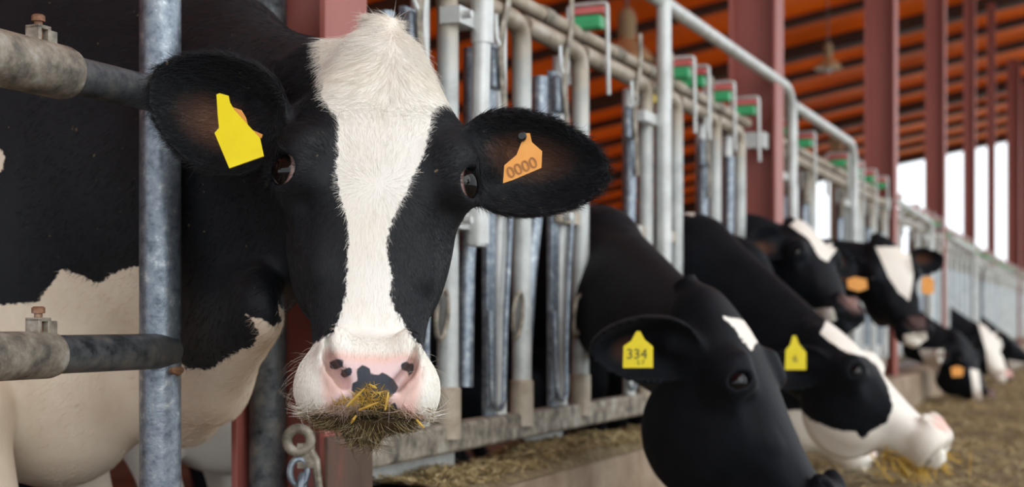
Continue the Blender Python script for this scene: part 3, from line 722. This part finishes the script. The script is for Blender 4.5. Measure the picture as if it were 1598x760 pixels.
def fur(name, child, data, n, sel, flow, length, lift, rad, mat_, pts=4, jit=.25, curl=0.0):
    """short hairs rooted on the coat"""
    v, f, at, W, H, Rz, Rh, ishead = data
    tri = np.concatenate([f[:, [0, 1, 2]], f[:, [0, 2, 3]]]); tri = tri[sel[tri].all(1)]
    A, B, Cc = W[tri[:, 0]], W[tri[:, 1]], W[tri[:, 2]]; nr = np.cross(B - A, Cc - A); ar = np.linalg.norm(nr, axis=1)
    pick = RNG.choice(len(tri), n, p=ar / ar.sum()); r1 = np.sqrt(RNG.random(n)); r2 = RNG.random(n)
    w3 = np.stack([1 - r1, r1 * (1 - r2), r1 * r2], 1); T = tri[pick]
    root = (W[T] * w3[..., None]).sum(1); nn = nr[pick] / ar[pick][:, None]
    # smooth vertex normals
    VN = np.zeros_like(W); 
    fn = np.cross(W[f[:, 2]] - W[f[:, 0]], W[f[:, 3]] - W[f[:, 1]])
    for i in range(4):
        for k in range(3): VN[:, k] += np.bincount(f[:, i], fn[:, k], len(W))
    VN /= np.linalg.norm(VN, axis=1)[:, None] + 1e-9
    nn = (VN[T] * w3[..., None]).sum(1); nn /= np.linalg.norm(nn, axis=1)[:, None] + 1e-9
    h = (H[T] * w3[..., None]).sum(1)
    fl = flow(h, root); fl = fl + RNG.normal(0, jit, (n, 3)); fl -= nn * (fl * nn).sum(1)[:, None]; fl /= np.linalg.norm(fl, axis=1)[:, None] + 1e-9
    L = length(h, root) * RNG.uniform(.6, 1.25, n); lf = lift(h) if callable(lift) else np.full(n, lift)
    P = np.zeros((n, pts, 3)); 
    for i in range(pts):
        s = i / (pts - 1); P[:, i] = root + L[:, None] * (fl * s + nn * (lf * (s - .55 * s * s))[:, None]) - nn * .0004
    cu = bpy.data.hair_curves.new(name); cu.add_curves([pts] * n)
    cu.attributes['position'].data.foreach_set('vector', P.astype(np.float32).ravel())
    ra = cu.attributes.get('radius') or cu.attributes.new('radius', 'FLOAT', 'POINT')
    ra.data.foreach_set('value', np.tile(np.linspace(rad, rad * .2, pts), n).astype(np.float32))
    for k in ('patch', 'pink', 'nose', 'brown', 'cream', 'dirt', 'spot'):
        a = cu.attributes.new(k, 'FLOAT', 'CURVE'); val = (at[k][T] * w3).sum(1)
        if k == 'patch': val = val + RNG.normal(0, .0015, n)
        a.data.foreach_set('value', val.astype(np.float32))
    cu.materials.append(mat_); o = bpy.data.objects.new(name, cu); COL.objects.link(o); child(o); return tag(o, kind='stuff')
# ------------------------------------------------------------------ the nearest cow
def camdir(yaw, pitch, roll):
    """nose and face directions of a head looking at the camera"""
    R = Matrix.Rotation(yaw, 3, 'Z') @ Matrix.Rotation(roll, 3, 'Y') @ Matrix.Rotation(pitch, 3, 'X')
    return R @ Vector((0, 0, -1)), R @ Vector((0, -1, 0))
R_ = math.radians
nose, face = camdir(R_(9), R_(-11), R_(3.2))
O1 = PT(590, 275, 1.775)
EARM = {1: dict(root=(.075, .075, .080), c=(.198, .070, .050), along=(1, .10, -.03), open=(.05, -1, -.22), r=(.098, .062)),
        -1: dict(root=(-.075, .075, .085), c=(-.200, .085, .095), along=(-.85, .10, .42), open=(-.15, -1, -.25), r=(.088, .070))}
BLAZE = [(499, 96), (501, 112), (505, 132), (502, 150), (512, 168), (526, 188), (529, 215), (525, 262), (527, 290), (535, 322), (544, 350), (543, 385), (541, 420), (540, 450), (535, 480), (527, 502), (520, 520),
         (505, 524), (490, 537), (470, 552), (440, 575), (420, 720), (720, 720), (700, 600), (676, 562), (655, 538), (641, 524), (630, 506), (615, 482), (609, 460), (612, 430), (604, 388), (607, 362), (618, 328), (633, 300),
         (650, 266), (664, 236), (670, 205), (672, 180), (684, 166), (698, 160), (698, 112), (704, 95), (704, -40), (496, -40)]
BODYW = [(-900, 480), (-200, 480), (0, 476), (60, 470), (95, 420), (135, 432), (152, 446), (180, 424), (218, 414), (248, 424), (262, 500), (272, 556), (292, 575), (328, 578), (352, 560), (374, 547), (396, 540), (403, 520), (395, 502), (384, 492), (408, 497), (428, 508), (438, 500), (432, 470), (470, 520), (470, 900), (-900, 900)]
def skin1(at, H, C, W, ishead):
    # pink nose pad, dark spots and feed crumbs
    pad = [(512, 548), (560, 556), (600, 558), (645, 553), (655, 575), (652, 615), (642, 652), (520, 652), (508, 620), (505, 580)]
    s = poly_sd(C, pad) * W[:, 1] / FPX; fr = ishead & (H[:, 1] < .05)
    at['pink'] = np.clip(.55 + s / .014, 0, .75) * fr
    inn = poly_sd(C, [(518, 558), (560, 566), (600, 568), (638, 560), (628, 600), (612, 630), (640, 640), (530, 640), (514, 622), (540, 606), (524, 585)]) * W[:, 1] / FPX
    at['nose'] = np.clip(.5 + inn / .006, 0, 1) * fr
    sp = np.full(len(H), -.1)
    for q in ([(514, 565), (526, 560), (536, 562), (535, 572), (524, 577), (515, 575)], [(533, 578), (545, 573), (551, 577), (548, 585), (538, 590), (531, 586)],
              [(556, 577), (566, 569), (577, 575), (579, 584), (606, 586), (614, 592), (622, 604), (618, 612), (606, 622), (604, 652), (562, 652), (560, 618), (548, 610), (550, 598), (558, 594)],
              [(588, 588), (596, 581), (605, 585), (609, 594), (600, 598)], [(625, 568), (634, 564), (640, 568), (647, 564), (645, 580), (637, 588), (636, 580), (627, 577)],
              [(603, 635), (612, 630), (617, 628), (621, 640), (619, 652), (608, 654)], [(540, 620), (546, 619), (547, 624), (542, 625)]):
        sp = np.maximum(sp, poly_sd(C, q) * W[:, 1] / FPX)
    at['spot'] = np.where(fr, sp, -.1)
    di = poly_sd(C, [(520, 628), (555, 612), (570, 600), (600, 606), (612, 640), (640, 645), (660, 655), (640, 672), (520, 668), (500, 650)]) * W[:, 1] / FPX
    at['dirt'] = np.clip(.3 + di / .012, 0, .42) * fr
    low = ishead & (H[:, 2] < -.300); at['dirt'] = np.maximum(at['dirt'], np.where(low, .4, 0)); at['patch'][low] = -.1; at['pink'][low] = 0; at['nose'][low] = 0
    ns = np.minimum(*[np.linalg.norm((H - A3(sg * .042, -.028, -.248)) / A3(.015, .03, .026), axis=1) for sg in (-1, 1)])
    at['brown'] = np.maximum(at['brown'], np.clip(1.3 - ns, 0, .28) * (H[:, 1] > -.030) * fr)  # deepens the nostril hollows: extra shade put into the coat colour
    at['cream'] = np.where(ishead, np.clip((H[:, 2] - .12) / .08, 0, .14), .85)
def ext1(S, toL, Rz):
    th = toL(PT(405, 480, 1.96)); b = toL(F2W(-.16, -1.02, .66))
    S.chain([b, toL(PT(320, 560, 2.19)), th], [(.085, .12), (.055, .09), (.03, .05)], .06, lat=(0, 1, 0))
    S.chain([toL(F2W(-.36, -1.06, 1.16)), toL(PT(335, 150, 2.25)), toL(PT(500, 195, 1.95))], [(.14, .20), (.095, .15), (.07, .085)], .07)
c1, ch1, toW1, data1 = cow('cow', 'large cow facing the camera with a broad white blaze and pink spotted nose', -.20, -1.08, O1, nose, face,
    [('h', BLAZE), ('b', BODYW), ('b', [(-40, 225), (2, 232), (8, 250), (4, 268), (-40, 275)])], res=(.0036, .016), ears=EARM, width=.265, detail=True,
    neckmid=PT(345, 300, 2.17), neckr=(.088, .20), extra=ext1, skin=skin1, feet={-1: .13, 1: 0}, size=1.0)
v, f, at, W, H, Rz, Rh, ish = data1
RW1 = Rz @ Rh
def flow1(h, root):
    n = len(h); x, z = h[:, 0], h[:, 2]; fl = np.zeros((n, 3))
    tw_ = np.clip((z - .05) / .07, 0, 1); tw_ = (tw_ * tw_ * (3 - 2 * tw_))[:, None]
    ft = np.stack([(x - .012) * 4, 0 * x, z - .225], 1); ft /= np.linalg.norm(ft, axis=1)[:, None] + 1e-6
    fb = np.stack([x * 6, 0 * x, (z + .01) * 9], 1); fb /= np.linalg.norm(fb, axis=1)[:, None] + 1e-6
    fl = ft * tw_ + fb * (1 - tw_)
    w = np.array(fl @ RW1.T)
    body = (h[:, 1] > .15) | (np.abs(x) > .135) | (z > .24) | (z < -.3)
    w[body] = A3(-.75, .25, -.45)
    ear = (np.abs(x) > .125) & (h[:, 1] < .16) & (np.abs(z) < .2)
    w[ear] = np.stack([np.sign(x[ear]) * .8, -.15 + 0 * x[ear], -.25 + (z[ear] - .05) * 3], 1)
    return w
fr = ish & (H[:, 1] < .13)
bald = (at['nose'] < .4) & (at['pink'] < .5)
eyed = np.minimum(np.linalg.norm(H - A3(.113, .017, .004), axis=1), np.linalg.norm(H - A3(-.113, .017, .004), axis=1)) > .024
fur('face_fur', ch1, data1, 62000, fr & bald & eyed & (np.abs(H[:, 0]) < .135), flow1, lambda h, r: np.interp(h[:, 2], [-.1, .04, .085, .12, .17], [.008, .010, .011, .014, .017]), lambda h: np.interp(h[:, 2], [.05, .2], [.2, .3]), .00022, M['fur'])
fur('poll_tuft', ch1, data1, 900, fr & (H[:, 2] > .15) & (at['patch'] > .0), flow1, lambda h, r: .026 + 0 * r[:, 0], .4, .00022, M['fur'], 5, .4)
ear_sel = (np.abs(H[:, 0]) > .125) & (H[:, 1] < .17) & (np.abs(H[:, 2]) < .2)
fur('ear_fur', ch1, data1, 22000, ear_sel, flow1, lambda h, r: .019 + 0 * r[:, 0], .32, .00022, M['fur'], 4, .35)
neck = (~ish) & (~ear_sel) & (W[:, 0] > -.75) & (W[:, 1] < 2.5) & (W[:, 2] > .45)
fur('neck_fur', ch1, data1, 30000, neck, flow1, lambda h, r: .014 + 0 * r[:, 0], .18, .00030, M['fur'], 3)
mz = fr & (H[:, 2] < -.21) & (H[:, 1] < .06)
fur('whiskers', ch1, data1, 150, mz & (at['nose'] < .3), lambda h, r: np.stack([np.sign(h[:, 0]) * .8, -.5 + 0 * h[:, 0], -.5 + 0 * h[:, 0]], 1), lambda h, r: .030 + 0 * r[:, 0], .9, .00011, M['whisker'], 4, .5)
chin = fr & (H[:, 2] < -.285) & (H[:, 1] < .08)
fur('chin_fur', ch1, data1, 1500, chin, lambda h, r: np.stack([h[:, 0] * 12, -.25 + 0 * h[:, 0], -1 + 0 * h[:, 0]], 1), lambda h, r: .024 + 0 * r[:, 0], .5, .0003, M['fur'], 4, .35)
fur('chin_hair', ch1, data1, 1300, chin, lambda h, r: np.stack([h[:, 0] * 12, -.25 + 0 * h[:, 0], -1 + 0 * h[:, 0]], 1), lambda h, r: .020 + 0 * r[:, 0], .6, .00026, M['straw'], 4, .3)
# crumbs of feed stuck on the nose
fz = fr & (at['dirt'] > .35) & (H[:, 2] > -.293)
o = fur('nose_straw', lambda c: c, data1, 230, fz, lambda h, r: RNG.normal(0, 1, (len(h), 3)), lambda h, r: .011 + 0 * r[:, 0], .22, .00055, M['strawgold'], 3, 1.0)
tag(o, 'chewed golden straw crumbs stuck on the wet nose of the nearest cow', 'straw')
for px0, py0, px1, py1 in ((541, 634, 569, 606), (576, 600, 588, 606), (606, 612, 601, 640), (548, 660, 556, 648), (650, 655, 662, 668), (560, 640, 590, 628)):
    a, b = PT(px0, py0, 1.655), PT(px1, py1, 1.652); mb = MB(); mb.tube([a, (a + b) / 2 + Vector((0, -.002, 0)), b], [.0012, .0018, .0009], 6)
    q = mb.build('straw', M['strawgold']); q.parent = o
eartag(ch1, [(338, 148), (343, 146), (357, 150), (359, 160), (366, 172), (406, 216), (412, 244), (358, 263), (335, 208), (342, 200), (340, 180)], 1.775, 'tagyellow', 'blank yellow ear tag', -.0002)
q = eartag(ch1, [(360, 166), (377, 172), (384, 184), (388, 200), (410, 210), (408, 216), (392, 208)], 1.79, 'tagorange', 'orange back half of the ear tag')
eartag(ch1, [(820, 208), (827, 208), (830, 222), (846, 236), (845, 262), (800, 281), (785, 286), (787, 258), (806, 242), (813, 224)], 1.724, 'tagorange', 'orange ear tag with four printed digits', 0,
       [('0000', (815, 262), .0195)], rot=-.40 + .0, stud=(814, 213, 'blackplastic'))
# ------------------------------------------------------------------ the other cows along the barrier
def down(theta, yaw=0.0):
    """nose and face directions of a head reaching out over the feed, theta below level; yaw turns it along the barrier"""
    f_ = (N * math.cos(yaw) + D * math.sin(yaw)); z = Vector((0, 0, 1))
    return f_ * math.cos(theta) - z * math.sin(theta), f_ * math.sin(theta) + z * math.cos(theta)
def skin_of(nosecol, mw=None):
    def fn(at, H, C, W, ishead):
        at['pink'] = at['noseraw'] * nosecol
        at['cream'] = np.full(len(H), .15)
    return fn
# second cow: black, head down
n_, f_ = down(R_(64), -.05)
c, ch, tw, _ = cow('cow', 'black cow with its head down, small white star, yellow tag, nearest of the feeding cows', -.30, .60, PT(1198, 588, 2.94), n_, f_,
    [('h', [(1127, 493), (1150, 497), (1178, 504), (1191, 524), (1172, 546), (1160, 532), (1146, 512)])], res=(.0055, .028), skin=skin_of(.0), neckr=(.088, .165), ears=EARB, head=1.13, neckmid=F2W(-.02, .585, .865))
eartag(ch, [(993, 517), (999, 517), (1006, 530), (1019, 541), (1019, 574), (972, 574), (973, 540), (985, 532)], 2.80, 'tagyellow', 'yellow ear tag with dark digits', .0, [('334', (994, 553), .028), ('5 7', (1000, 566), .012)], ink='inkdark')
# third cow: white face with a black eye patch
n_, f_ = down(R_(46), -.10)
W3 = [(1280, 520), (1290, 500), (1325, 495), (1350, 525), (1390, 570), (1440, 610), (1500, 650), (1520, 720), (1420, 800), (1240, 790), (1222, 690), (1217, 625), (1222, 612), (1240, 632), (1265, 655), (1300, 670), (1335, 674), (1347, 687), (1357, 674), (1384, 660), (1394, 636), (1386, 605), (1370, 572), (1350, 556), (1322, 550), (1300, 537)]
c, ch, tw, _ = cow('cow', 'cow with a white face and a large black eye patch, seen from the side, eating', -.28, 1.45, PT(1362, 572, 4.05), n_, f_,
    [('x', W3), ('b', [(1050, 296), (1070, 292), (1086, 318), (1084, 338), (1068, 335)])], res=(.008, .03), skin=skin_of(.8), width=.185, neckr=(.088, .165), ears=EARB, neckmid=F2W(.0, 1.425, .90))
eartag(ch, [(1237, 524), (1242, 524), (1247, 537), (1258, 550), (1258, 577), (1225, 577), (1226, 546), (1233, 538)], 3.88, 'tagyellow', 'yellow ear tag', .0, [('6', (1241, 560), .028)], ink='inkdark')
# cow behind it, only its nose shows
n_, f_ = down(R_(62), -.02)
cow('cow', 'white faced cow of which only the pink nose shows below the white faced cow', -.28, 1.815, PT(1293, 600, 4.85), n_, f_,
    [('x', [(1200, 640), (1420, 640), (1420, 860), (1200, 860)])], res=(.010, .035), skin=skin_of(.8), width=.17, neckr=(.06, .15), ears=EARB, neckmid=F2W(.02, 1.81, .88))
# fourth cow: head up, white forehead
nn = unit(A3(.24, -.55, -.78)); ff = unit(A3(.55, -.66, .5))
c, ch, tw, _ = cow('cow', 'cow with a white topped black head held up beside the thick red column', -.25, 2.18, PT(1282, 398, 5.05), nn, ff,
    [('h', [(1232, 352), (1250, 335), (1300, 335), (1312, 380), (1292, 408), (1278, 402), (1262, 372)]), ('h', [(1248, 484), (1300, 480), (1306, 500), (1262, 508)])], res=(.009, .03), skin=skin_of(.25), width=.17, neckr=(.075, .15), head=.96, neckmid=F2W(.03, 2.17, .96))
eartag(ch, [(1144, 385), (1152, 376), (1166, 388), (1174, 394), (1172, 406), (1150, 408)], 4.9, 'tagyellow', 'yellow ear tag')
# fifth cow: orange tags, white blaze
nn = unit(A3(.22, -.35, -.90)); ff = unit(A3(.18, -.92, .36))
c, ch, tw, _ = cow('cow', 'cow with a white blaze and an orange tag in each ear, facing the camera', -.25, 3.5, PT(1400, 428, 6.25), nn, ff,
    [('h', [(1366, 385), (1418, 385), (1426, 430), (1419, 470), (1402, 456), (1386, 432)]), ('h', [(1410, 522), (1446, 518), (1450, 550), (1412, 552)])], res=(.010, .035), skin=skin_of(.1), width=.2)
eartag(ch, [(1322, 436), (1334, 432), (1352, 436), (1354, 450), (1340, 455), (1323, 450)], 6.1, 'tagorange', 'orange ear tag')
eartag(ch, [(1438, 434), (1447, 431), (1457, 436), (1458, 456), (1448, 460), (1438, 456)], 6.1, 'tagorange', 'orange ear tag')
# sixth: head down far behind
n_, f_ = down(R_(66), -.35)
c, ch, tw, _ = cow('cow', 'far black cow with head down, narrow white stripe and orange tag', -.25, 6.35, PT(1518, 560, 8.75), n_, f_,
    [('h', [(1514, 575), (1527, 578), (1536, 650), (1522, 650)]), ('b', [(1434, 545), (1477, 545), (1456, 602)])], res=(.012, .04), skin=skin_of(.2), width=.22)
eartag(ch, [(1484, 574), (1494, 571), (1504, 575), (1502, 587), (1486, 588)], 8.5, 'tagorange', 'orange ear tag')
nn = unit(A3(.30, -.30, -.90)); ff = unit(A3(.45, -.80, .40))
cow('cow', 'far cow with a wide white blaze and pink nose above the hay', -.25, 8.85, PT(1550, 540, 11.1), nn, ff,
    [('h', [(1524, 498), (1562, 498), (1570, 560), (1570, 612), (1545, 612), (1538, 545)])], res=(.014, .045), skin=skin_of(.8), width=.22)
n_, f_ = down(R_(40), -.1)
cow('cow', 'farthest dark cow with a white muzzle band by the right edge', -.25, 11.56, PT(1585, 535, 13.6), n_, f_,
    [('x', [(1572, 562), (1600, 566), (1604, 582), (1574, 578)])], res=(.016, .05), skin=skin_of(.2), width=.22)
# cow standing behind the first one, only its brisket and foreleg show
n_, f_ = Vector((-.75, -.2, -.6)), Vector((-.6, -.3, .7))
cow('cow', 'cow standing behind the nearest cow, of which a white foreleg and cream brisket show', -.42, -.30, F2W(-.55, -.62, .98), n_, f_,
    [('b', [(100, 585), (460, 585), (460, 1300), (100, 1300)])], res=(.012, .03), skin=skin_of(.2), width=.20)

# hay hanging from the mouth of the white faced cow
vs = []; fs = []
for i in range(260):
    a = PT(random.gauss(1428, 22), random.gauss(716, 13), 4.02 + random.uniform(-.06, .06)); d = Vector((random.gauss(0, .02), random.gauss(0, .02), random.gauss(-.012, .02))); w = Vector((.0016, 0, .0012)); b = len(vs)
    vs += [a - d - w, a - d + w, a + d + w, a + d - w]; fs.append((b, b + 1, b + 2, b + 3))
o = MB().add(vs, fs).build('hay_tuft', M['strawgold'], None, False)
tag(o, 'tuft of hay hanging from the mouth of the white faced eating cow', 'hay', kind='stuff')
